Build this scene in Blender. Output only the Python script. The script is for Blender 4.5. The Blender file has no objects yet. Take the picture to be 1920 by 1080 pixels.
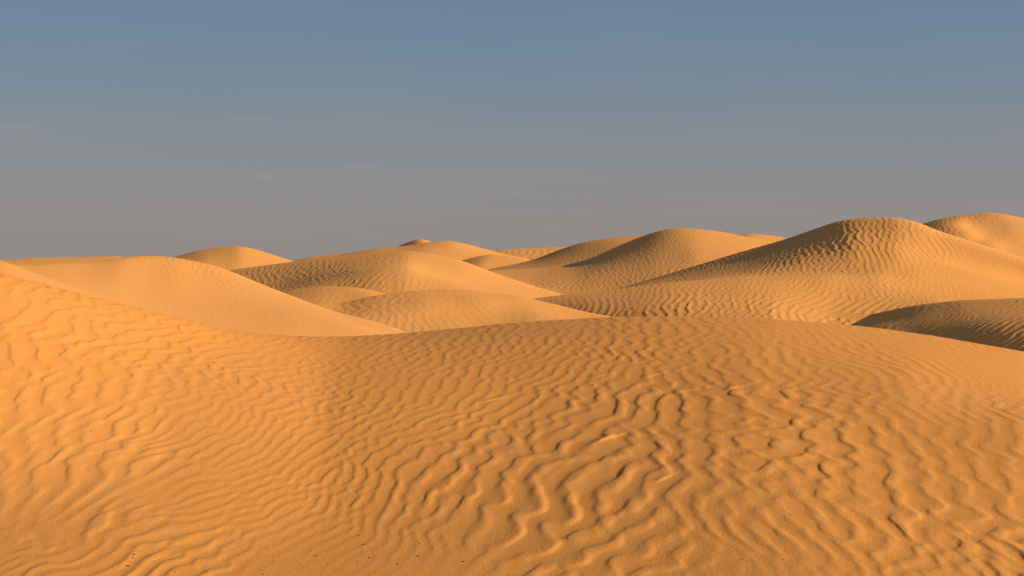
import bpy, bmesh, math, time
import numpy as np
T0 = time.time()
sc = bpy.context.scene
PX = 2667.0            # focal length in pixels of the 1920 px wide photograph (50 mm lens)
ZC = 3.0               # eye height over the desert plain
V0 = 500.0             # row of the true horizon

# ------------------------------------------------------------------ camera, sky, sun, exposure
cam_data = bpy.data.cameras.new('camera')
cam = bpy.data.objects.new('camera', cam_data)
sc.collection.objects.link(cam)
cam.location = (0, 0, ZC)
cam.rotation_euler = (math.radians(90), 0, 0)
cam_data.sensor_width = 36.0
cam_data.lens = 50.0
cam_data.shift_y = -(540 - V0) / 1920.0
cam_data.clip_start = 0.1
cam_data.clip_end = 20000
sc.camera = cam

SUN_EL = math.radians(19.5)
SUN_AZ = math.radians(22)        # degrees behind the camera's right-hand side
sdir = (math.cos(SUN_EL) * math.cos(SUN_AZ), -math.cos(SUN_EL) * math.sin(SUN_AZ), math.sin(SUN_EL))
sun_data = bpy.data.lights.new('sun', 'SUN')
sun_data.energy = 5.0
sun_data.angle = math.radians(0.5)
sun_data.color = (1.0, 0.84, 0.64)
sun = bpy.data.objects.new('sun', sun_data)
sc.collection.objects.link(sun)
from mathutils import Vector
sun.rotation_euler = Vector(sdir).to_track_quat('Z', 'Y').to_euler()

world = bpy.data.worlds.new('World')
sc.world = world
world.use_nodes = True
wn, wl = world.node_tree.nodes, world.node_tree.links
wn.clear()
out = wn.new('ShaderNodeOutputWorld')
bg = wn.new('ShaderNodeBackground')
bg.inputs['Strength'].default_value = 0.1
sky = wn.new('ShaderNodeTexSky')
sky.sky_type = 'NISHITA'
sky.sun_disc = False
sky.sun_elevation = SUN_EL
sky.sun_rotation = math.atan2(sdir[0], sdir[1])
sky.air_density = 1.0
sky.dust_density = 1.5
sky.ozone_density = 1.5
tc = wn.new('ShaderNodeTexCoord')
sep = wn.new('ShaderNodeSeparateXYZ')
wl.new(tc.outputs['Generated'], sep.inputs[0])
# layer of dust in the air: colour and density by elevation, the same all round
ramp = wn.new('ShaderNodeValToRGB')
ramp.color_ramp.interpolation = 'B_SPLINE'
cr = ramp.color_ramp.elements
stops = [(0.0, (2.06, 1.85, 1.81)), (0.04, (2.00, 1.86, 1.86)), (0.08, (1.74, 1.82, 1.98)),
         (0.12, (1.34, 1.76, 2.14)), (0.185, (1.0, 1.60, 2.48)), (0.40, (0.75, 1.2, 2.0)), (1.0, (0.5, 0.8, 1.35))]
while len(cr) < len(stops): cr.new(0.5)
for e, (p, c) in zip(cr, stops):
    e.position = p
    e.color = (*[k / 5.0 for k in c], 1)
wl.new(sep.outputs['Z'], ramp.inputs[0])
dens = wn.new('ShaderNodeMapRange')
wl.new(sep.outputs['Z'], dens.inputs['Value'])
dens.inputs['From Min'].default_value = 0.15
dens.inputs['From Max'].default_value = 0.8
dens.inputs['To Min'].default_value = 0.93
dens.inputs['To Max'].default_value = 0.75
up5 = wn.new('ShaderNodeVectorMath'); up5.operation = 'SCALE'; up5.inputs['Scale'].default_value = 5.0
wl.new(ramp.outputs['Color'], up5.inputs[0])
# faint high wisps of cloud
mp = wn.new('ShaderNodeMapping'); mp.inputs['Scale'].default_value = (5, 5, 34)
wl.new(tc.outputs['Generated'], mp.inputs[0])
cn = wn.new('ShaderNodeTexNoise'); cn.inputs['Scale'].default_value = 1.3; cn.inputs['Detail'].default_value = 6
wl.new(mp.outputs[0], cn.inputs['Vector'])
cm = wn.new('ShaderNodeMapRange'); cm.inputs['From Min'].default_value = 0.5; cm.inputs['From Max'].default_value = 0.85
cm.inputs['To Max'].default_value = 0.05
wl.new(cn.outputs['Fac'], cm.inputs['Value'])
cmix = wn.new('ShaderNodeMix'); cmix.data_type = 'RGBA'
wl.new(cm.outputs[0], cmix.inputs['Factor'])
wl.new(up5.outputs[0], cmix.inputs['A'])
cmix.inputs['B'].default_value = (3.9, 3.2, 3.0, 1)
# two small soft clouds low in the sky
last = cmix.outputs['Result']
for (cu, cv, ru, rv, k) in ((498, 333, 26, 12, 0.09), (680, 311, 38, 7, 0.08), (970, 362, 40, 7, 0.06), (40, 240, 60, 8, 0.07), (470, 222, 50, 4, 0.06)):
    d = Vector(((cu - 960) / PX, 1.0, (V0 - cv) / PX)).normalized()
    sub = wn.new('ShaderNodeVectorMath'); sub.operation = 'SUBTRACT'
    wl.new(tc.outputs['Generated'], sub.inputs[0]); sub.inputs[1].default_value = d
    m2 = wn.new('ShaderNodeVectorMath'); m2.operation = 'MULTIPLY'
    m2.inputs[1].default_value = (PX / ru, PX / ru, PX / rv)
    wl.new(sub.outputs[0], m2.inputs[0])
    ad = wn.new('ShaderNodeVectorMath'); ad.operation = 'ADD'
    nz = wn.new('ShaderNodeTexNoise'); nz.inputs['Scale'].default_value = 90; nz.inputs['Detail'].default_value = 4
    wl.new(tc.outputs['Generated'], nz.inputs['Vector'])
    sb = wn.new('ShaderNodeVectorMath'); sb.operation = 'SUBTRACT'; sb.inputs[1].default_value = (.5, .5, .5)
    wl.new(nz.outputs['Color'], sb.inputs[0])
    s2 = wn.new('ShaderNodeVectorMath'); s2.operation = 'SCALE'; s2.inputs['Scale'].default_value = 2.2
    wl.new(sb.outputs[0], s2.inputs[0])
    wl.new(m2.outputs[0], ad.inputs[0]); wl.new(s2.outputs[0], ad.inputs[1])
    ln = wn.new('ShaderNodeVectorMath'); ln.operation = 'LENGTH'
    wl.new(ad.outputs[0], ln.inputs[0])
    mr = wn.new('ShaderNodeMapRange'); mr.interpolation_type = 'SMOOTHSTEP'
    mr.inputs['From Min'].default_value = 1.4; mr.inputs['From Max'].default_value = 0.0
    mr.inputs['To Max'].default_value = k
    wl.new(ln.outputs['Value'], mr.inputs['Value'])
    mx = wn.new('ShaderNodeMix'); mx.data_type = 'RGBA'
    wl.new(mr.outputs[0], mx.inputs['Factor']); wl.new(last, mx.inputs['A'])
    mx.inputs['B'].default_value = (4.6, 3.2, 2.9, 1)
    last = mx.outputs['Result']
mix = wn.new('ShaderNodeMix'); mix.data_type = 'RGBA'
wl.new(dens.outputs[0], mix.inputs['Factor'])
wl.new(sky.outputs['Color'], mix.inputs['A'])
wl.new(last, mix.inputs['B'])
wl.new(mix.outputs['Result'], bg.inputs['Color'])
wl.new(bg.outputs[0], out.inputs[0])

sc.view_settings.view_transform = 'Standard'
sc.view_settings.look = 'None'
sc.view_settings.exposure = 0.45
sc.view_settings.gamma = 1.0
sc.view_settings.use_curve_mapping = False
sc.cycles.max_bounces = 4
sc.cycles.diffuse_bounces = 3

# ------------------------------------------------------------------ sand material
def sand_material(name, near):
    m = bpy.data.materials.new(name)
    m.use_nodes = True
    n, l = m.node_tree.nodes, m.node_tree.links
    b = n['Principled BSDF']
    b.inputs['Roughness'].default_value = 0.92
    b.inputs['Specular IOR Level'].default_value = 0.12
    tcn = n.new('ShaderNodeTexCoord')
    # colour: fine orange grain, paler coarse grain gathered on the ripple crests
    at = n.new('ShaderNodeAttribute'); at.attribute_name = 'crest'
    c0 = n.new('ShaderNodeMix'); c0.data_type = 'RGBA'
    c0.inputs['A'].default_value = (0.70, 0.285, 0.054, 1) if near else (0.76, 0.328, 0.070, 1)  # same sand far off: warm distance haze painted in as a paler base
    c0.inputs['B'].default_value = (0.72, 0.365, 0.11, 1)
    l.new(at.outputs['Fac'], c0.inputs['Factor'])
    big = n.new('ShaderNodeTexNoise'); big.inputs['Scale'].default_value = 0.22; big.inputs['Detail'].default_value = 5
    l.new(tcn.outputs['Object'], big.inputs['Vector'])
    bm_ = n.new('ShaderNodeMapRange'); bm_.inputs['From Min'].default_value = .3; bm_.inputs['From Max'].default_value = .7
    bm_.inputs['To Min'].default_value = 0; bm_.inputs['To Max'].default_value = .7
    l.new(big.outputs['Fac'], bm_.inputs['Value'])
    c1 = n.new('ShaderNodeMix'); c1.data_type = 'RGBA'
    l.new(bm_.outputs[0], c1.inputs['Factor']); l.new(c0.outputs['Result'], c1.inputs['A'])
    c1.inputs['B'].default_value = (0.60, 0.258, 0.066, 1) if near else (0.72, 0.325, 0.095, 1)  # far patches carry the painted haze too
    last = c1.outputs['Result']
    if near:
        for (scl, lo, hi) in ((330, .84, 1.14), (75, .93, 1.06)):
            gr = n.new('ShaderNodeTexNoise'); gr.inputs['Scale'].default_value = scl; gr.inputs['Detail'].default_value = 3
            l.new(tcn.outputs['Object'], gr.inputs['Vector'])
            gm = n.new('ShaderNodeMapRange'); gm.inputs['From Min'].default_value = .32; gm.inputs['From Max'].default_value = .68
            gm.inputs['To Min'].default_value = lo; gm.inputs['To Max'].default_value = hi
            l.new(gr.outputs['Fac'], gm.inputs['Value'])
            sm = n.new('ShaderNodeVectorMath'); sm.operation = 'SCALE'
            l.new(last, sm.inputs[0]); l.new(gm.outputs[0], sm.inputs['Scale'])
            last = sm.outputs[0]
    l.new(last, b.inputs['Base Color'])
    # fine relief of the sand
    nb = n.new('ShaderNodeTexNoise'); nb.inputs['Scale'].default_value = 34 if near else 9
    nb.inputs['Detail'].default_value = 6; nb.inputs['Roughness'].default_value = .62
    l.new(tcn.outputs['Object'], nb.inputs['Vector'])
    bp = n.new('ShaderNodeBump'); bp.inputs['Strength'].default_value = .35
    bp.inputs['Distance'].default_value = .016 if near else .03
    l.new(nb.outputs['Fac'], bp.inputs['Height'])
    l.new(bp.outputs[0], b.inputs['Normal'])
    return m
SAND_NEAR = sand_material('sand_near', True)
SAND_FAR_HAZED = sand_material('sand_far_hazed', False)

# ------------------------------------------------------------------ wind-blown ripples
def blur(a, s, axis):
    r = int(3 * s + 1)
    k = np.exp(-0.5 * (np.arange(-r, r + 1) / s) ** 2); k /= k.sum()
    p = [(0, 0)] * a.ndim; p[axis] = (r, r)
    b = np.pad(a, p, mode='edge')
    o = np.zeros_like(a)
    n = a.shape[axis]
    for i, w in enumerate(k):
        sl = [slice(None)] * a.ndim; sl[axis] = slice(i, i + n)
        o += w * b[tuple(sl)]
    return o

def saltation(ny, nx, steps, L0, b, q, D, ux, uy, seed):
    """grains hop downwind by L0 + b*height and the surface creeps: ripples grow, meet and fork by themselves"""
    rng = np.random.default_rng(seed)
    h = rng.standard_normal((ny, nx)) * .3
    h = blur(blur(h, 1.0, 0), 1.0, 1)
    Y, X = np.mgrid[0:ny, 0:nx].astype(np.float32)
    N = ny * nx
    for t in range(steps):
        L = np.maximum(L0 + b * h, .5)
        tx = X + ux * L; ty = Y + uy * L + np.float32(rng.uniform(-.35, .35))
        ix = np.floor(tx); fx = (tx - ix).ravel(); iy = np.floor(ty); fy = (ty - iy).ravel()
        ix = ix.astype(np.int32).ravel(); iy = iy.astype(np.int32).ravel()
        ix0 = ix % nx; ix1 = (ix + 1) % nx; iy0 = (iy % ny) * nx; iy1 = ((iy + 1) % ny) * nx
        h = h - q
        h += (np.bincount(iy0 + ix0, q * (1 - fx) * (1 - fy), N) + np.bincount(iy0 + ix1, q * fx * (1 - fy), N)
              + np.bincount(iy1 + ix0, q * (1 - fx) * fy, N) + np.bincount(iy1 + ix1, q * fx * fy, N)).reshape(ny, nx)
        hx = np.roll(h, 1, 1) + np.roll(h, -1, 1)
        lap = (hx + np.roll(h, 1, 0) + np.roll(h, -1, 0)) / 6 + (np.roll(hx, 1, 0) + np.roll(hx, -1, 0)) / 12 - h * (1)
        h = h + D * lap
        if t % 6 == 5:                      # sand piles up nowhere: only the ripples are left
            py, px = (-ny) % 8, (-nx) % 8
            hp = np.pad(h, ((0, py), (0, px)), mode='edge')
            c = hp.reshape(hp.shape[0] // 8, 8, hp.shape[1] // 8, 8).mean((1, 3))
            c = blur(blur(c, 1.8, 0), 1.8, 1)
            c = np.repeat(np.repeat(c, 8, 0), 8, 1)[:ny, :nx]
            h = h - blur(blur(c, 3, 0), 3, 1)
    return h

def cubic(a, X, Y, wrap=False):
    ix = np.floor(X).astype(np.int64); iy = np.floor(Y).astype(np.int64)
    fx = X - ix; fy = Y - iy
    def w(f):
        return (-.5 * f + f * f - .5 * f ** 3, 1 - 2.5 * f * f + 1.5 * f ** 3, .5 * f + 2 * f * f - 1.5 * f ** 3, -.5 * f * f + .5 * f ** 3)
    wx, wy = w(fx), w(fy)
    ny, nx = a.shape
    o = np.zeros(X.shape)
    for j in range(4):
        yy = iy + j - 1
        yy = yy % ny if wrap else np.clip(yy, 0, ny - 1)
        for i in range(4):
            xx = ix + i - 1
            xx = xx % nx if wrap else np.clip(xx, 0, nx - 1)
            o += wy[j] * wx[i] * a[yy, xx]
    return o

def idw(ctrl, U, D, su, sd):
    """smooth map of the control values over (u, distance)"""
    c = np.array(ctrl, float)
    acc = np.zeros(U.shape + (c.shape[1] - 2,)); ws = np.zeros(U.shape)
    for row in c:
        r2 = ((U - row[0]) / su) ** 2 + ((D - row[1]) / sd) ** 2
        w = 1 / (r2 + .05) ** 2
        ws += w; acc += w[..., None] * row[2:]
    return acc / ws[..., None]

def even(h):
    """ripples of even strength without freak peaks"""
    h = blur(blur(h, .6, 0), .6, 1)
    h = h - blur(blur(h, 24, 0), 24, 1)
    g = h / np.sqrt(blur(blur(h * h, 14, 0), 14, 1))
    g = np.tanh(g / 1.8) * 1.8
    return .9 * (g + .27 * (g * g - 1))

class Field:
    """ripple relief over a rectangle of ground; controls are (u, distance, crest angle from the view axis, hop length, height)"""
    def __init__(s, x0, x1, y0, y1, cell, ctrl, su, sd, seed, steps, sy=2.0):
        s.x0, s.y0, s.cell, s.sy = x0, y0, cell, sy
        nx = int((x1 - x0) / cell); ny = int((y1 - y0) / cell / sy)
        gx = x0 + (np.arange(0, nx, 8)) * cell; gy = y0 + (np.arange(0, ny, 8)) * cell * sy
        GX, GY = np.meshgrid(gx, gy)
        U = 960 + PX * GX / GY
        M = idw(ctrl, np.clip(U, -700, 2700), GY, su, sd)
        YY, XX = np.mgrid[0:ny, 0:nx] / 8.0
        th = np.radians(cubic(M[..., 0], XX, YY)); b = cubic(M[..., 3], XX, YY).astype(np.float32); L0 = cubic(M[..., 1], XX, YY)
        s.amp = cubic(M[..., 2], XX, YY)
        rng = np.random.default_rng(seed + 5)
        # slow natural wander of strength, hop length and height
        wob = blur(blur(rng.standard_normal((ny // 8 + 4, nx // 8 + 4)), 4, 0), 4, 1); wob /= wob.std()
        wob2 = blur(blur(rng.standard_normal((ny // 8 + 4, nx // 8 + 4)), 3, 0), 3, 1); wob2 /= wob2.std()
        W = cubic(wob, XX, YY); W2 = cubic(wob2, XX, YY)
        th = th + .09 * W
        L0 = L0 * (1 + .07 * W2)
        ths = np.arctan(sy * np.tan(th)); Lw = L0; L0 = L0 * np.cos(ths) / np.cos(th); th = ths
        h = saltation(ny, nx, steps, L0.astype(np.float32), b, .5, .5, (-np.cos(th)).astype(np.float32), np.sin(th).astype(np.float32), seed)
        s.h = even(h) * s.amp * (1 + .18 * W2) * Lw * 1.9 * .022
    def __call__(s, x, y):
        return cubic(s.h, (x - s.x0) / s.cell, (y - s.y0) / s.cell / s.sy) * s.cell

class Tile:
    """one repeating piece of ripple relief, turned and shifted for the dunes farther away"""
    def __init__(s, n, seed, cell, steps=160, L0=7, b=1.6):
        s.cell = cell
        yy, xx = np.mgrid[0:n, 0:n] / n * 2 * np.pi
        th = .25 * np.sin(xx + 2 * np.sin(yy)) + .18 * np.sin(2 * yy + xx)
        L = L0 * (1 + .12 * np.sin(2 * xx - yy))
        h = saltation(n, n, steps, L.astype(np.float32), b, .5, .5, (-np.cos(th)).astype(np.float32), np.sin(th).astype(np.float32), seed)
        s.h = even(h) * L0 * 1.9 * .022
    def at(s, x, y, ang, scale=1., off=0.):
        c, n_ = math.cos(math.radians(ang)), math.sin(math.radians(ang))
        X = (x * c - y * n_) / (s.cell * scale) + off; Y = (x * n_ + y * c) / (s.cell * scale * 1.7) + off * 1.7
        return cubic(s.h, X, Y, True) * s.cell * scale

TILE = Tile(512, 3, .026)
print('tile', time.time() - T0)

# ------------------------------------------------------------------ dunes as swept surfaces
def gsm(a, s, axis):
    return blur(a, s, axis)


def back(row, dd, dz):
    """a row behind another: farther by dd metres and lower by dz metres"""
    r = []; row = fill(row)
    for (u, v, d) in row:
        z = ZC - d * (v - V0) / PX - dz
        d2 = d + dd
        r.append((u, V0 + (ZC - z) * PX / d2, d2))
    return r

def fill(row):
    """rows may leave out the distance; it is interpolated between the ones given"""
    us = [p[0] for p in row if len(p) > 2]; ds = [p[2] for p in row if len(p) > 2]
    return [(p[0], p[1], float(np.interp(p[0], us, ds))) for p in row]

def aim(ctrl, rows):
    """turn the lean of ripple crests as seen from the camera into their bearing on the ground"""
    o = []
    rows = [fill(r) for r in rows]
    for (u, d, phi, *rest) in ctrl:
        ds = [np.interp(u, [p[0] for p in r], [p[2] for p in r]) for r in rows]
        vs = [np.interp(u, [p[0] for p in r], [p[1] for p in r]) for r in rows]
        z = [ZC - a * (b - V0) / PX for a, b in zip(ds, vs)]
        slope = (np.interp(d + .8, ds, z) - np.interp(d - .8, ds, z)) / 1.6
        v = np.interp(d, ds, vs)
        X = (u - 960) / PX
        th = math.degrees(math.atan(X + math.tan(math.radians(phi)) * max((v - V0) / PX + slope, .03)))
        o.append((u, d, th, *rest))
    return o

def dune(label, rows, ripple=None, cell=1.6, mat=None, su=14, u0=None, u1=None, st=.30, group=None, crest_gain=1.0, lean=1.4):
    rows = [fill(r) for r in rows]
    if u0 is None: u0 = min(p[0] for p in rows[0])
    if u1 is None: u1 = max(p[0] for p in rows[0])
    # dense across the picture, coarse in the margins beyond it
    U = np.concatenate([np.arange(u0, max(u0, -60), 12), np.arange(max(u0, -60), min(u1, 1980), cell), np.arange(min(u1, 1980), u1 + .1, 12)]) if u0 < -60 or u1 > 1980 else np.arange(u0, u1 + .1, cell)
    U = np.unique(U)
    uf = np.arange(u0, u1 + 4, 4.0)
    P = np.zeros((len(rows), len(uf), 2))
    for k, r in enumerate(rows):
        uu = [p[0] for p in r]
        for c, arr in enumerate(([p[1] for p in r], [p[2] for p in r])):
            a = np.interp(uf, uu, arr)
            P[k, :, c] = gsm(a[None], su / 4.0 if c == 0 else 20, 1)[0]
    Z = ZC - P[..., 1] * (P[..., 0] - V0) / PX
    Q = np.stack([P[..., 1], Z], -1)               # distance and height per row
    K = len(rows); R = 24
    tt = np.arange((K - 1) * R + 1) / R
    A = Q.copy()
    i0 = np.minimum(np.floor(tt).astype(int), K - 2); f = (tt - i0)[:, None, None]
    for it in range(5):
        S = A[i0] * (1 - f) + A[i0 + 1] * f
        S = gsm(S, st * R, 0)
        if it < 4: A += (Q - S[::R]) * np.array([1, 1])
    # spread the rows of vertices by how much of the picture they cover
    vv = V0 + (ZC - S[..., 1]) * PX / S[..., 0]
    dv = np.diff(vv, axis=0)
    vis = np.percentile(np.where(dv < 0, -dv, 0), 85, axis=1)
    w = vis / cell + .35 * 24 / R
    cum = np.concatenate([[0], np.cumsum(w)])
    nt = int(cum[-1]) + 2
    ts = np.interp(np.linspace(0, cum[-1], nt), cum, tt)
    # sample
    iu = (U - u0) / 4.0; it_ = ts * R
    IU, IT = np.meshgrid(iu, it_)
    d = cubic(S[..., 0], IU, IT); z = cubic(S[..., 1], IU, IT)
    x = d * (U[None] - 960) / PX
    TT = np.repeat(ts[:, None], len(U), 1); UU = np.repeat(U[None], nt, 0)
    cr_ = np.zeros_like(z)
    if ripple is not None:
        r = ripple(x, d, UU, TT)
        r, lr = r if isinstance(r, tuple) else (r, r)
        z = z + r
        x = x - lean * lr
        cr_ = .55 * np.clip((lr - .005) / .012 * crest_gain, 0, 1)
    nu = len(U)
    co = np.stack([x, d, z], -1).reshape(-1, 3).astype(np.float32)
    me = bpy.data.meshes.new('sand_dune')
    me.vertices.add(len(co)); me.vertices.foreach_set('co', co.ravel())
    a = (np.arange(nt - 1)[:, None] * nu + np.arange(nu - 1)[None]).ravel()
    q = np.stack([a, a + 1, a + nu + 1, a + nu], -1).astype(np.int32)
    me.loops.add(q.size); me.loops.foreach_set('vertex_index', q.ravel())
    me.polygons.add(len(q))
    me.polygons.foreach_set('loop_start', np.arange(0, q.size, 4, dtype=np.int32))
    me.polygons.foreach_set('use_smooth', np.ones(len(q), bool))
    at = me.attributes.new('crest', 'FLOAT', 'POINT'); at.data.foreach_set('value', cr_.ravel().astype(np.float32))
    me.update(calc_edges=True)
    me.materials.append(mat or SAND_FAR_HAZED)
    o = bpy.data.objects.new('sand_dune', me)
    sc.collection.objects.link(o)
    o['kind'] = 'structure'; o['label'] = label; o['group'] = group or 'sand dunes of the desert'
    print('%-60s %7d quads  %.1fs' % (label[:60], len(q), time.time() - T0))
    return o, x, d, z

def plain(ang, amp, scale=1., off=0.):
    return lambda x, y, U, T: TILE.at(x, y, ang, scale, off) * amp

def shaped(ang, scale, off, pts):
    """tile ripples whose height follows control points (u, row, height)"""
    def fn(x, y, U, T):
        A = idw(pts, U[::6, ::6], T[::6, ::6], 120, .6)[..., 0]
        YY, XX = np.mgrid[0:U.shape[0], 0:U.shape[1]] / 6.0
        return TILE.at(x, y, ang, scale, off) * cubic(A, XX, YY)
    return fn

# ---- foreground dune
F_CREST = fill([(-600, 440, 17.5), (0, 515, 18.5), (60, 532), (150, 555), (250, 580, 20), (330, 600), (420, 622, 21), (500, 632, 21.5),
    (560, 636, 22.8), (640, 637), (760, 630), (850, 622, 22.8), (950, 612), (1050, 605, 22.4), (1150, 600), (1250, 598, 21.5), (1350, 599),
    (1450, 603, 21), (1560, 611), (1650, 620, 21), (1750, 634), (1850, 652, 20), (1920, 664, 20), (2200, 740, 20), (2520, 850, 20)])
F_ROWS = [
    [(-600, 2350, 3), (2520, 2350, 3)],
    [(-600, 1480, 6), (2520, 1480, 6)],
    [(-600, 1090, 10), (0, 1090, 10), (500, 1090, 10.3), (960, 1090, 10), (1500, 1090, 9.5), (2520, 1090, 9.5)],
    [(-600, 920, 12), (0, 955, 12), (300, 960, 12), (600, 960, 12.3), (960, 950, 12), (1400, 940, 11.5), (1920, 930, 11.5), (2520, 960, 11.5)],
    [(-600, 700, 13.5), (0, 790, 13.7), (300, 830, 14), (600, 850, 14.2), (960, 840, 14), (1400, 820, 13.5), (1920, 810, 13.5), (2520, 860, 13.5)],
    [(-600, 560, 15), (0, 640, 15.8), (300, 700, 16.5), (600, 740, 17), (960, 730, 17), (1400, 705, 16.5), (1700, 715, 16), (1920, 740, 16), (2520, 860, 16)],
    F_CREST, back(F_CREST, 2.5, .22), back(F_CREST, 6, 1.2), back(F_CREST, 10, 3.0)]
F_CTRL = aim([   # u, distance, lean of the crests as seen, hop length, height, sinuosity
    (0, 10.5, 72, 7, 1.2, 1.5), (300, 10.8, 66, 7, 1.2, 1.5), (550, 10.3, 60, 7, 0.2, 1.5), (780, 10.1, 64, 6, 0.2, 1.3),
    (-300, 12.5, -5, 9, 1.44, 1.7), (0, 12.3, -22, 9, 1.32, 1.5), (220, 12.4, -14, 9, 1.32, 1.5), (100, 13.6, -15, 9, 1.45, 1.7), (0, 15.2, -5, 9, 1.45, 2.1),
    (250, 14, -5, 9, 1.45, 2.1), (150, 16.5, 10, 9, 1.59, 2.5), (280, 18.5, 55, 7, 1.59, 3),
    (430, 12.8, 64, 5, 1.2, 3), (430, 15, 64, 5.2, 1.15, 3), (620, 12.4, 60, 5.8, 1.15, 3), (650, 15, 62, 6, 1.1, 3.2), (550, 19, 72, 7, 0.9, 3.2), (750, 19, 66, 7, 0.9, 3.2),
    (800, 11.8, 64, 7, 1.08, 1.7), (900, 12.6, 64, 9, 1.08, 1.3), (1050, 11, 60, 11, 1.1, 1), (1080, 12.8, 62, 11, 1.08, 1), (1230, 12, 60, 11, 1.08, 1),
    (950, 15.5, 64, 7, 1.08, 1.5), (1150, 18, 60, 8, 1.05, 2.1), (850, 18, 58, 7, 1.05, 2.4), (1180, 15, 60, 10, 1.08, 1.4),
    (1380, 11, 38, 10, 1, 1.4), (1250, 10.4, 55, 11, 1, 1.2), (1400, 12.5, 30, 10, .95, 1.6), (1520, 11, 4, 10, 1, 1.8), (1700, 11, 0, 10, 1, 1.7), (1900, 11, -14, 8, 1, 1.8), (1500, 12.6, 2, 9, 0.9, 2),
    (1380, 14, 18, 9, 0.75, 1.9), (1550, 14, -14, 8, 0.8, 2.2), (1720, 13.5, -30, 8, 0.8, 1.5), (1900, 13.5, -42, 7, 0.7, 1.2),
    (1350, 18, 10, 8, 0.65, 2.1), (1550, 17.5, -45, 7, 0.7, 1.7), (1700, 17, -58, 6, 0.7, 1.2), (1900, 17, -62, 4, 0.45, 1.2), (1250, 21, 24, 8, 0.7, 2.2), (1550, 20, -60, 6, 0.7, 1.2),
    (1800, 9.4, 50, 5, 1.3, 3.2), (1500, 9.3, 40, 6, 1, 3.2), (2200, 9.4, 50, 5, 1.3, 3.2)], F_ROWS[1:7])
FF = Field(-9.5, 9.5, 8.6, 25.5, .018, F_CTRL, 200, 1.9, 11, 150, sy=1.85)
print('fore field', time.time() - T0)
KF = 0.52
def f_rip(x, y, U, T):
    edge = np.clip((y - 8.6) / 1.0, 0, 1) * np.clip((9.5 - np.abs(x)) / 1.0, 0, 1) * np.clip((25.5 - y) / 2, 0, 1)
    h = KF * FF(x, y) * edge
    h0 = h.copy()
    for (u, d, k, a) in WEDGES:          # little drifts with a steep lit nose and a tail drawn out by the wind
        cx = d * (u - 960) / PX
        dx, dy = x - cx, y - d
        sel = (np.abs(dx - .2) < .8) & (np.abs(dy - .5) < 1.3)
        ca, sa = math.cos(math.radians(a)), math.sin(math.radians(a))
        s_ = dx[sel] * ca + dy[sel] * sa; t_ = -dx[sel] * sa + dy[sel] * ca
        nose = 1 / (1 + np.exp(-(s_ + .25 * t_ * t_ / .02 * .1) / (.055 * k)))
        h[sel] += .034 * k * nose * np.exp(-np.maximum(s_, 0) / (.22 * k)) * np.exp(-(t_ / (np.where(t_ < 0, .032, .10) * k)) ** 2)
    return h, h0
WEDGES = [(1125, 13.9, 1.1, 50), (912, 16.3, .8, 45), (1122, 17.3, .8, 40), (1214, 17, .7, 42), (1365, 15.8, .7, 40), (1236, 12.35, .6, 50)]
FORE, FX, FY, FZ = dune('big rippled dune filling the foreground with dark specks on its flat foot', F_ROWS, f_rip, cell=1.45, mat=SAND_NEAR, su=16, crest_gain=1.0, lean=.85)

# ---- left middle dune
L_CREST = fill([(-600, 500, 26), (-100, 492, 30), (0, 495, 31), (60, 497, 32), (100, 493, 33), (150, 491, 33.8), (200, 488, 34.6), (240, 481, 35), (280, 479, 35.3), (330, 483, 35.5), (400, 497, 35),
    (440, 512, 34.5), (500, 537, 34), (560, 560, 33), (620, 583, 32), (700, 603, 31), (760, 622, 30), (850, 660, 29), (1000, 720, 28)])
dune('smooth bright dune on the left sloping down towards the right', [
    [(-600, 640, 19), (0, 660, 20), (300, 690, 23), (600, 720, 24), (1000, 770, 24)],
    [(-600, 545, 23), (0, 545, 25.5), (200, 560, 28.5), (400, 585, 28.8), (550, 603, 28.3), (650, 622, 27.8), (760, 650, 27), (1000, 735, 26)],
    [(-600, 520, 25), (0, 513, 28.8), (110, 508, 31), (170, 505, 32.2), (230, 498, 33), (330, 506, 33.7), (420, 530, 32.6), (520, 562, 31.5), (600, 586, 30.5), (700, 618, 29), (850, 670, 27.5), (1000, 727, 26.5)],
    L_CREST, back(L_CREST, 4, .5), back(L_CREST, 9, 3)],
    shaped(4, .5, 40, [(100, 1, .15), (400, 1, .15), (600, 1, .15), (300, 2, .35), (380, 2.5, .55), (200, 2.6, .25), (100, 3, .15), (550, 2, .2)]))
L0_CREST = [(-600, 440, 30), (-200, 466, 29), (0, 488, 28), (25, 497, 27.8), (60, 510, 27.4), (103, 526, 27), (160, 548, 26.5), (260, 588, 26), (400, 640, 25)]
dune('bright shoulder of sand at the left edge rising out of the picture', [
    [(-600, 560, 21), (0, 600, 21), (400, 720, 21)],
    [(-600, 480, 26), (0, 520, 25), (100, 550, 25), (260, 605, 24.5), (400, 655, 24)],
    L0_CREST, back(L0_CREST, 4, .6), back(L0_CREST, 9, 3)], plain(0, .15, .6, 90))

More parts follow.
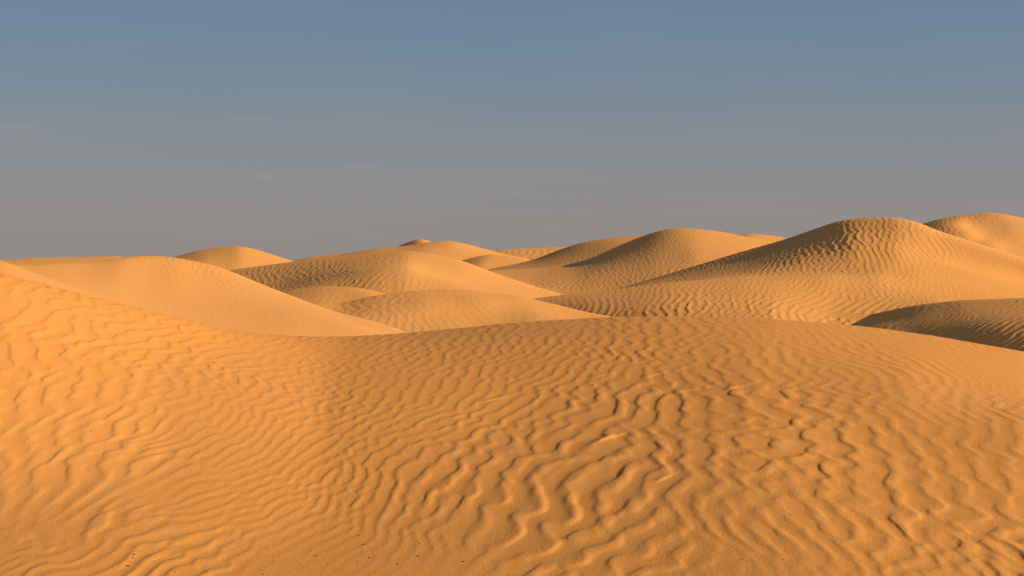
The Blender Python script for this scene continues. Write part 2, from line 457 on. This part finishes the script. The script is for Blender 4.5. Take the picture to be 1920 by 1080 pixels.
# ---- low dune in the centre
C1 = [(520, 578, 35), (600, 571, 35), (640, 572, 35), (700, 557, 35.5), (790, 546, 36.5), (870, 545, 37.2), (970, 556, 37), (1030, 570, 36), (1100, 588, 34),
    (1170, 601, 32), (1260, 625, 30), (1400, 680, 29)]
dune('low central dune with a smooth bright tongue and a rippled left side', [
    [(520, 720, 24), (1400, 760, 24)],
    [(520, 640, 29), (700, 628, 29.5), (850, 614, 31), (1000, 612, 31), (1100, 626, 29.5), (1170, 640, 28), (1400, 710, 26)],
    [(520, 603, 32), (640, 597, 32), (700, 586, 32.3), (800, 570, 33.3), (900, 564, 34.5), (1000, 577, 34.3), (1100, 603, 32), (1170, 617, 30), (1400, 690, 27)],
    C1, back(C1, 3, .4), back(C1, 8, 3)],
    shaped(-8, .72, 150, [(600, 1, .4), (700, 1.5, .5), (720, 2.5, .55), (820, 2.9, .35), (950, 2.95, .2), (830, 2.3, .15), (850, 1.8, .18), (950, 1.3, .2), (1050, 1.5, .15)]))
C2 = [(420, 580, 44), (480, 562, 44), (540, 546, 44), (600, 538, 43), (660, 539, 42), (700, 546, 41), (740, 557, 40), (800, 577, 39)]
dune('small pale mound in the hollow left of centre', [
    [(420, 620, 36), (800, 620, 36)],
    [(420, 592, 40), (540, 565, 40), (600, 558, 40), (700, 560, 39), (800, 592, 38)],
    C2, back(C2, 3, .4), back(C2, 8, 3)], plain(-10, .22, .7, 220))

# ---- middle dune with two ridges
M1 = [(300, 545, 70), (420, 511, 68), (500, 500, 66.5), (600, 486, 65), (700, 475, 62.5), (760, 471, 60.5), (800, 476, 59.5), (870, 492, 58.5), (930, 515, 57.5),
    (1000, 538, 56), (1050, 552, 55), (1120, 575, 53)]
M2 = [(300, 600, 57), (420, 565, 55), (530, 542, 54), (600, 522, 53.5), (660, 506, 52), (720, 498, 51.5), (765, 497, 51.2), (800, 512, 51), (850, 527, 50.5),
    (900, 541, 50), (960, 554, 49.5), (1050, 575, 49), (1120, 590, 48)]
dune('double-ridged middle dune, rippled brown on its left side and smooth bright on its right', [
    [(300, 680, 40), (1120, 680, 38)],
    [(300, 620, 47), (420, 590, 47), (530, 566, 47), (640, 548, 47), (700, 535, 47), (760, 533, 47), (850, 548, 46), (960, 572, 44), (1120, 610, 41)],
    M2, back(M2, 3, .03),
    M1, back(M1, 4, .5), back(M1, 9, 3.5)],
    shaped(12, .85, 300, [(450, 3.5, .75), (600, 3.5, .75), (700, 3.6, .6), (780, 3.7, .35), (860, 3, .12), (950, 2.5, .1), (600, 1.5, .8), (700, 1.5, .7), (780, 1.2, .4), (850, 1.5, .12), (750, 2, .5), (860, 2, .1)]), cell=1.5)
M3 = [(560, 496, 134), (650, 476, 132), (700, 467, 130), (755, 463, 128), (800, 455, 127), (845, 452, 126), (880, 460, 126), (940, 476, 125), (1000, 488, 124),
    (1060, 500, 123), (1150, 525, 122)]
dune('bright far dune rising behind the double-ridged dune', [
    [(560, 530, 104), (1150, 550, 106)],
    [(560, 506, 120), (700, 484, 119), (800, 478, 118), (870, 484, 117), (940, 492, 117), (1060, 512, 116), (1150, 540, 116)],
    M3, back(M3, 5, .5), back(M3, 12, 4)], plain(0, .35, 1.2, 20), cell=1.7)
PK = [(715, 480, 152), (735, 469, 151), (750, 460, 150), (770, 452, 149), (786, 447, 148), (800, 450, 148), (815, 456, 147), (850, 467, 146), (900, 484, 145)]
dune('tiny dark peak on the skyline left of centre', [
    [(715, 500, 130), (900, 500, 130)], [(715, 488, 141), (790, 464, 140), (900, 490, 138)], PK, back(PK, 5, 1), back(PK, 12, 5)], plain(0, .4, 1.5, 60), cell=2, su=6)
# ---- dunes right of centre
N4 = [(820, 506, 117), (870, 487, 116), (915, 477, 115), (960, 481, 114.5), (990, 486, 114), (1040, 500, 114), (1100, 518, 113)]
dune('small rippled dune between the two groups of dunes', [
    [(820, 530, 103), (1100, 540, 103)], [(820, 514, 110), (900, 495, 110), (990, 499, 109), (1100, 525, 108)], N4, back(N4, 3, .5), back(N4, 8, 3)], plain(10, .45, 1.1, 10), cell=1.6, su=9)
N3 = [(820, 492, 140), (880, 475, 140), (940, 468, 140), (1000, 465, 140), (1060, 463, 138), (1150, 466, 138), (1300, 480, 138)]
dune('far rippled dune low on the skyline in the centre', [
    [(820, 510, 115), (1300, 510, 115)], [(820, 498, 128), (940, 482, 128), (1060, 478, 128), (1300, 490, 128)], N3, back(N3, 6, 1), back(N3, 14, 5)], plain(0, .8, 2.0, 33), cell=2)
N2 = [(840, 530, 108), (880, 515, 106), (920, 504, 104.5), (970, 495, 103), (1010, 484, 101), (1050, 468, 98), (1090, 455, 95), (1130, 448, 94), (1200, 442, 94), (1260, 440, 94), (1400, 455, 93)]
dune('broad far dune behind the knoll right of centre', [
    [(840, 550, 80), (1400, 540, 78)], [(840, 538, 90), (920, 514, 90), (1000, 502, 89), (1060, 490, 88), (1150, 472, 86), (1260, 462, 85), (1400, 475, 84)],
    N2, back(N2, 6, .8), back(N2, 14, 5)], plain(6, .35, 1.0, 80), cell=1.7)
N1 = [(820, 530, 88), (860, 520, 87), (910, 509, 86), (960, 507, 85.5), (1023, 503, 85), (1065, 497, 84), (1107, 487, 83.5), (1160, 463, 81.5), (1190, 451, 80), (1223, 439, 78.5), (1250, 432, 77),
    (1275, 430, 76), (1310, 432, 75.5), (1350, 438, 75.5), (1400, 446, 75), (1470, 458, 74), (1600, 505, 73)]
dune('knoll right of centre with a dark left shoulder and rippled apron', [
    [(820, 620, 48), (1600, 600, 48)],
    [(820, 575, 58), (950, 555, 58), (1050, 552, 58), (1150, 543, 57), (1250, 530, 56), (1400, 520, 56), (1600, 540, 56)],
    [(820, 550, 68), (910, 530, 68), (1000, 527, 68), (1080, 518, 68), (1150, 503, 67), (1230, 487, 66), (1300, 478, 65), (1400, 483, 65), (1600, 515, 64)],
    N1, back(N1, 4, .5), back(N1, 10, 4)],
    shaped(12, .88, 410, [(950, 1.5, .6), (1050, 1.6, .75), (1150, 1.4, .6), (1250, 1.4, .55), (1350, 2, .35), (1250, 2.5, .4), (1180, 2.7, .35), (1400, 2.6, .2), (1100, 2.4, .4)]), cell=1.5, su=10)
FR1 = [(1180, 470, 120), (1240, 440, 120), (1290, 431, 120), (1310, 429, 119), (1350, 434, 118), (1385, 441, 116), (1450, 458, 114), (1560, 485, 112)]
dune('smooth bright crest behind the knoll', [[(1180, 500, 98), (1560, 510, 98)], [(1180, 480, 110), (1300, 448, 108), (1385, 455, 106), (1560, 492, 104)],
    FR1, back(FR1, 5, .8), back(FR1, 12, 5)], plain(0, .3, 1.6, 5), cell=2, su=9)
FR2 = [(1300, 470, 150), (1340, 450, 150), (1380, 440, 150), (1415, 438, 149), (1450, 442, 148), (1490, 449, 146), (1560, 465, 144), (1700, 490, 140)]
dune('pale farthest crest meeting the slope of the great right-hand dune', [[(1300, 500, 125), (1700, 510, 125)], [(1300, 480, 138), (1400, 452, 136), (1500, 462, 134), (1700, 498, 132)],
    FR2, back(FR2, 5, 1), back(FR2, 12, 5)], plain(0, .3, 1.6, 15), cell=2, su=9)

# ---- big right-hand dune with the swell before it
R1 = [(860, 585, 56), (1000, 562, 55), (1100, 552, 54.5), (1170, 540, 54), (1280, 508, 53), (1400, 472, 51.5), (1480, 449, 50), (1540, 428, 48.6), (1580, 415, 47.8),
    (1620, 411, 47), (1680, 411, 46), (1720, 420, 45), (1760, 437, 44), (1820, 456, 43), (1920, 487, 42), (2000, 508, 41), (2300, 570, 40)]
R2 = [(860, 585, 41.5), (1000, 562, 40.8), (1060, 555, 40), (1150, 547, 39), (1250, 535, 38.5), (1400, 526, 38), (1550, 523, 38), (1650, 530, 37.5), (1720, 543, 37), (1800, 558, 35), (1920, 578, 34), (2300, 640, 33)]
R_ROWS = [
    [(860, 760, 34), (1170, 760, 30), (1400, 760, 25), (2300, 820, 24)],
    [(860, 625, 39), (1000, 603, 38.2), (1100, 598, 36), (1170, 600, 34.2), (1300, 597, 33), (1450, 595, 32.3), (1560, 612, 32), (1650, 612, 31.5), (1750, 604, 31), (1920, 620, 30), (2300, 690, 29)],
    R2, [(860, 583, 44), (1000, 560, 43.5), (1060, 553, 43), (1150, 545, 42.5), (1250, 531, 42), (1400, 518, 41), (1550, 511, 40.5), (1650, 508, 40), (1720, 514, 39.5), (1800, 527, 39), (1920, 548, 38), (2300, 620, 37)],
    [(860, 583, 47), (1000, 560, 47), (1100, 552, 46.8), (1200, 541, 46), (1300, 527, 45), (1400, 511, 43.8), (1500, 493, 42.8), (1600, 480, 42.3), (1680, 480, 42), (1760, 497, 41), (1820, 510, 40.3), (1920, 534, 39.5), (2300, 610, 38)],
    [(860, 583, 50), (1000, 561, 50), (1100, 551, 50), (1200, 538, 49.5), (1300, 518, 48), (1400, 498, 46.5), (1500, 473, 45), (1600, 452, 44), (1680, 457, 43), (1760, 480, 42), (1820, 497, 41.5), (1920, 520, 41), (2300, 600, 39)],
    R1, back(R1, 3, .45), back(R1, 9, 4)]
R_CTRL = aim([
    (1000, 38, 0, 6, .3, 1.3), (1100, 37, 0, 6, .5, 1.4), (1200, 33, -3, 7, .8, 1.3), (1350, 32, -8, 7, .9, 1.3), (1480, 31.5, -4, 8, 1.0, 1.2), (1560, 31, 20, 7, 1.0, 1.2), (1650, 31, 52, 6, .8, 1.3), (1750, 32, 62, 5, .6, 1.5),
    (1100, 42, 40, 5, .5, 1.8), (1250, 39, 20, 6, .6, 1.8), (1400, 38, 10, 6, .6, 1.8), (1550, 38, 40, 6, .7, 2), (1650, 37, 0, 6, .6, 2), (1750, 37, -20, 5, .4, 1.5),
    (1200, 50, 62, 6, .8, 1.4), (1350, 48, 60, 6, .7, 1.5), (1450, 46.5, 56, 6, .75, 1.5), (1520, 43, 48, 7, .9, 1.5), (1520, 46, 30, 6, .75, 1.5), (1600, 45, 14, 7, 1., 1.4), (1660, 43, -6, 7, .8, 1.2), (1740, 42, -26, 6, .5, 1.),
    (1820, 41, -35, 5, .15, 1), (1900, 40, -40, 5, .1, 1), (1850, 36, -20, 5, .12, 1)], R_ROWS[1:7])
RF = Field(-1.5, 19, 26.5, 57, .0195, R_CTRL, 130, 3.5, 23, 130)
def r_rip(x, y, U, T):
    edge = np.clip((y - 26.5) / 1.0, 0, 1) * np.clip((x + 1.5) / 1.0, 0, 1) * np.clip((57 - y) / 2, 0, 1)
    return .85 * RF(x, y) * edge
dune('great right-hand dune, dark and rippled on its left flank, with a rippled swell before it', R_ROWS, r_rip, cell=1.5, su=12)
D1 = [(1440, 660, 35), (1500, 640, 34), (1580, 614, 33), (1650, 599, 31), (1720, 585, 29.3), (1800, 577, 28), (1920, 573, 26.5), (2300, 562, 23.5)]
dune('dark brown slope at the right edge between the foreground crest and the great dune', [
    [(1440, 760, 24), (1750, 760, 21), (1920, 780, 19), (2300, 800, 17)],
    [(1440, 680, 30), (1650, 630, 27.8), (1750, 624, 26), (1850, 623, 24), (1920, 625, 22.6), (2300, 630, 19.8)],
    D1, back(D1, 3, .2), back(D1, 8, 3)], shaped(38, .6, 77, [(1650, 1, .5), (1800, 1, .6), (1950, 1, .7), (1700, 2, .3), (1900, 2, .35)]), cell=1.5, su=14)
RR = [(1560, 500, 75), (1640, 455, 75), (1690, 434, 75), (1727, 421, 75), (1760, 411, 74), (1800, 404, 73), (1850, 400, 72), (1880, 402, 72), (1920, 410, 71), (2000, 428, 70), (2300, 490, 68)]
dune('bright dune at the top right with a curved brink', [
    [(1560, 560, 52), (2300, 580, 52)],
    [(1560, 540, 58), (1720, 500, 58), (1850, 492, 58), (1920, 498, 57), (2300, 550, 56)],
    [(1560, 520, 64), (1720, 468, 64), (1800, 459, 64), (1860, 459, 64), (1890, 466, 63.5), (1920, 470, 63), (2300, 522, 61)],
    [(1560, 516, 67), (1720, 452, 67), (1790, 437, 67), (1815, 436, 67), (1845, 445, 66.5), (1870, 447, 66), (1920, 450, 66), (2300, 512, 64)],
    [(1560, 512, 70), (1720, 437, 70), (1770, 421, 70), (1797, 418, 70), (1822, 425, 70), (1850, 427, 69), (1900, 427, 69), (2000, 440, 68), (2300, 505, 66)],
    RR, back(RR, 4, .5), back(RR, 10, 4)],
    shaped(6, .8, 500, [(1740, 3.5, .6), (1780, 2.5, .5), (1760, 4.5, .5), (1860, 4, .12), (1900, 3, .4), (1850, 2, .6), (2000, 3, .3)]), cell=1.6, su=9)
# ---- skyline on the left
FL = [(230, 505, 90), (290, 492, 89), (330, 481, 88), (370, 470, 86), (420, 463, 84), (450, 461, 83.5), (480, 468, 83.5), (540, 487, 83), (600, 505, 82), (700, 530, 81)]
dune('rounded rippled dune on the skyline at the left', [[(230, 540, 72), (700, 550, 72)], [(230, 515, 79), (380, 487, 79), (450, 483, 78.5), (540, 502, 77.5), (700, 540, 76)],
    FL, back(FL, 4, .6), back(FL, 10, 4)], plain(4, .45, .95, 66), cell=1.6, su=9)
FL2 = [(-600, 480, 90), (-100, 486, 90), (10, 488, 100), (60, 483), (150, 482), (220, 480), (240, 484, 100), (330, 495, 100), (420, 512, 98)]
dune('long low dune on the skyline at the far left', [[(-600, 520, 70), (420, 530, 70)], [(-600, 495, 80), (150, 494, 80), (420, 520, 78)], FL2, back(FL2, 5, .8), back(FL2, 12, 4)],
    plain(8, .5, 1.0, 12), cell=1.8, su=9)
FB = [(500, 502, 150), (540, 491, 150), (575, 483, 150), (620, 477, 150), (655, 474, 150), (690, 471, 150), (740, 480, 150), (820, 495, 150)]
dune('low bright hump on the skyline between the left dunes', [[(500, 520, 120), (820, 520, 120)], [(500, 508, 135), (660, 486, 135), (820, 500, 135)], FB, back(FB, 5, 1), back(FB, 12, 4)],
    plain(0, .5, 1.6, 70), cell=2, su=8)

# ------------------------------------------------------------------ dark pebbles lying on the foreground sand
PEB_MAT = bpy.data.materials.new('dark_pebble'); PEB_MAT.use_nodes = True
_n, _l = PEB_MAT.node_tree.nodes, PEB_MAT.node_tree.links
_b = _n['Principled BSDF']; _b.inputs['Roughness'].default_value = .8
_t = _n.new('ShaderNodeTexNoise'); _t.inputs['Scale'].default_value = 140
_r = _n.new('ShaderNodeValToRGB'); _r.color_ramp.elements[0].color = (.030, .012, .006, 1); _r.color_ramp.elements[1].color = (.11, .042, .018, 1)
_l.new(_t.outputs['Fac'], _r.inputs[0]); _l.new(_r.outputs[0], _b.inputs['Base Color'])

def pebble_mesh(seed):
    rng = np.random.default_rng(seed)
    bm = bmesh.new()
    bmesh.ops.create_icosphere(bm, subdivisions=2, radius=1)
    cut = [(Vector(rng.standard_normal(3)).normalized(), rng.uniform(.55, .8)) for _ in range(7)]
    for v in bm.verts:                      # worn facets
        for nrm, h in cut:
            k = v.co.dot(nrm)
            if k > h: v.co -= nrm * (k - h) * .85
        v.co *= 1 + rng.uniform(-.03, .03)
        v.co.x *= 1.25; v.co.z *= .62
    me = bpy.data.meshes.new('pebble'); bm.to_mesh(me); bm.free()
    me.polygons.foreach_set('use_smooth', np.ones(len(me.polygons), bool))
    me.materials.append(PEB_MAT)
    return me
PM = [pebble_mesh(k) for k in range(5)]
FU = 960 + PX * FX / FY; FV = V0 + (ZC - FZ) * PX / FY
PEBBLES = [   # u, v, width in photograph pixels, label
    (240, 1062, 6.5, 'dark reddish pebble, largest of the cluster low on the left foot of the foreground dune'),
    (252, 1041, 5, 'dark pebble at the top right of the cluster near the lower left edge'),
    (249, 1047, 4.5, 'dark pebble just below the topmost one of the lower left cluster'),
    (243, 1053, 3, 'small dark pebble midway in the lower left cluster'),
    (237, 1071, 4, 'small pebble at the bottom end of the lower left cluster'),
    (328, 1073, 3.4, 'lone speck of dark stone right of the lower left cluster at the bottom edge'),
    (288, 1052, 2.5, 'faint dark speck between the lower left cluster and the lone speck beside it'), (493, 1077, 4.5, 'dark pebble at the very bottom edge below the smooth sand patch'),
    (513, 1052, 2.8, 'faint speck just above the pebble at the very bottom edge'), (593, 1042, 5, 'dark pebble alone in the middle of the smooth sand patch'),
    (582, 1033, 3, 'faint small pebble close to the upper left of the one in the smooth patch'),
    (615, 1058, 3.4, 'small pebble below and right of the one in the middle of the smooth patch'),
    (630, 989, 2.8, 'small dark speck above the smooth sand patch, where small ripples end'), (389, 811, 3.2, 'dark speck among small broken ripples, the upper left of a close pair'), (421, 828, 2.6, 'fainter dark speck, lower right of a close pair among small broken ripples'), (181, 867, 2.8, 'dark speck between long upright ripples on the sunlit left slope'), (139, 750, 3, 'small dark pebble on the bright left slope, highest but one of the specks there'), (72, 735, 2.8, 'small dark pebble nearest the left edge, highest on the bright slope'),
    (170, 808, 2.8, 'small dark pebble halfway down the bright left slope'), (555, 727, 3, 'dark speck high on the foreground dune, not far below the dip of its crest'),
    (673, 1004, 3.6, 'small dark pebble at the upper left of the scattered pebbles at bottom centre'),
    (683, 1021, 5, 'dark pebble, largest among the scattered ones at bottom centre'),
    (692, 1046, 4.6, 'dark pebble below the largest of the scattered ones at bottom centre'),
    (669, 1053, 3.4, 'small pebble at the lower left of the scattered pebbles at bottom centre'),
    (784, 1043, 5, 'dark pebble alone on smooth sand left of where the big ripples begin'),
    (745, 1058, 4.6, 'dark flat pebble on smooth sand between two others near the bottom edge'),
    (786, 1019, 2.6, 'faint speck just above the lone pebble left of the big ripples'), (869, 1054, 5, 'dark pebble at the end of a ripple trough where the big ripples begin'),
    (857, 1026, 3, 'faint speck up and left of the pebble at the end of a trough'), (820, 1073, 3.2, 'small pebble at the bottom edge, below the lone one on smooth sand'), (702, 1075, 3, 'small pebble at the bottom edge, below the scattered ones at bottom centre'), (853, 863, 3.2, 'single speck left of the long slanting ripples in the middle of the foreground'),
    (1787, 1012, 3.4, 'single dark pebble among the tall ripples near the lower right corner'),
    (1392, 1050, 3.2, 'small dark pebble in a trough between big ripples, left of the reddish one'),
    (1468, 1049, 3, 'small reddish pebble on the flank of a big ripple at lower right of centre'),
    (1022, 1065, 2.4, 'faint speck at the foot of the big slanting ripples at the bottom edge'), (1900, 1072, 2.6, 'faint dark speck in the rough sand of the lower right corner')]
for i, (pu, pv, w, lab) in enumerate(PEBBLES):
    k = np.argmin((FU - pu) ** 2 + (FV - pv) ** 2 + (FY > 21) * 1e6)
    x, y, z = FX.flat[k], FY.flat[k], FZ.flat[k]
    r = w * y / PX / 2.3
    o = bpy.data.objects.new('pebble', PM[i % 5])
    sc.collection.objects.link(o)
    o.location = (x, y, z + r * .28)
    o.scale = (r, r, r)
    o.rotation_euler = (.2 * math.sin(i), .2 * math.cos(2 * i), i * 1.7)
    o['label'] = lab; o['category'] = 'pebble'; o['group'] = 'dark pebbles scattered on the foreground sand'

# ------------------------------------------------------------------ desert plain out to the horizon
def plain_sheet():
    rr = np.concatenate([[0], np.geomspace(3, 9000, 170)])
    th = np.linspace(0, 2 * np.pi, 361)[:-1]
    R_, TH = np.meshgrid(rr, th, indexing='ij')
    x = R_ * np.sin(TH); y = R_ * np.cos(TH)
    z = np.zeros_like(x)
    rng = np.random.default_rng(4)
    for k in range(40):
        lam = rng.uniform(30, 220); a = rng.uniform(0, 2 * np.pi); p = rng.uniform(0, 6.28)
        s = np.sin((x * np.cos(a) + y * np.sin(a)) * 2 * np.pi / lam + p)
        z += s * lam ** .5 * .020
    z = z * np.clip((R_ - 90) / 100, 0, 1) * np.clip(3000 / (R_ + 1), 0, 1) + np.clip((R_ - 150) / 400, 0, 1) * 1.2
    nr, nt_ = x.shape
    co = np.stack([x, y, z], -1).reshape(-1, 3)
    fs = []
    for i in range(nr - 1):
        for j in range(nt_):
            j2 = (j + 1) % nt_
            if i == 0: fs.append((i * nt_, (i + 1) * nt_ + j2, (i + 1) * nt_ + j))
            else: fs.append((i * nt_ + j, i * nt_ + j2, (i + 1) * nt_ + j2, (i + 1) * nt_ + j))
    me = bpy.data.meshes.new('desert_ground')
    me.from_pydata(co.tolist(), [], fs)
    me.polygons.foreach_set('use_smooth', np.ones(len(fs), bool))
    me.materials.append(SAND_FAR_HAZED)
    o = bpy.data.objects.new('desert_ground', me)
    sc.collection.objects.link(o)
    o['kind'] = 'structure'
plain_sheet()
print('total quads', sum(len(o.data.polygons) for o in sc.objects if o.type == 'MESH'), time.time() - T0)
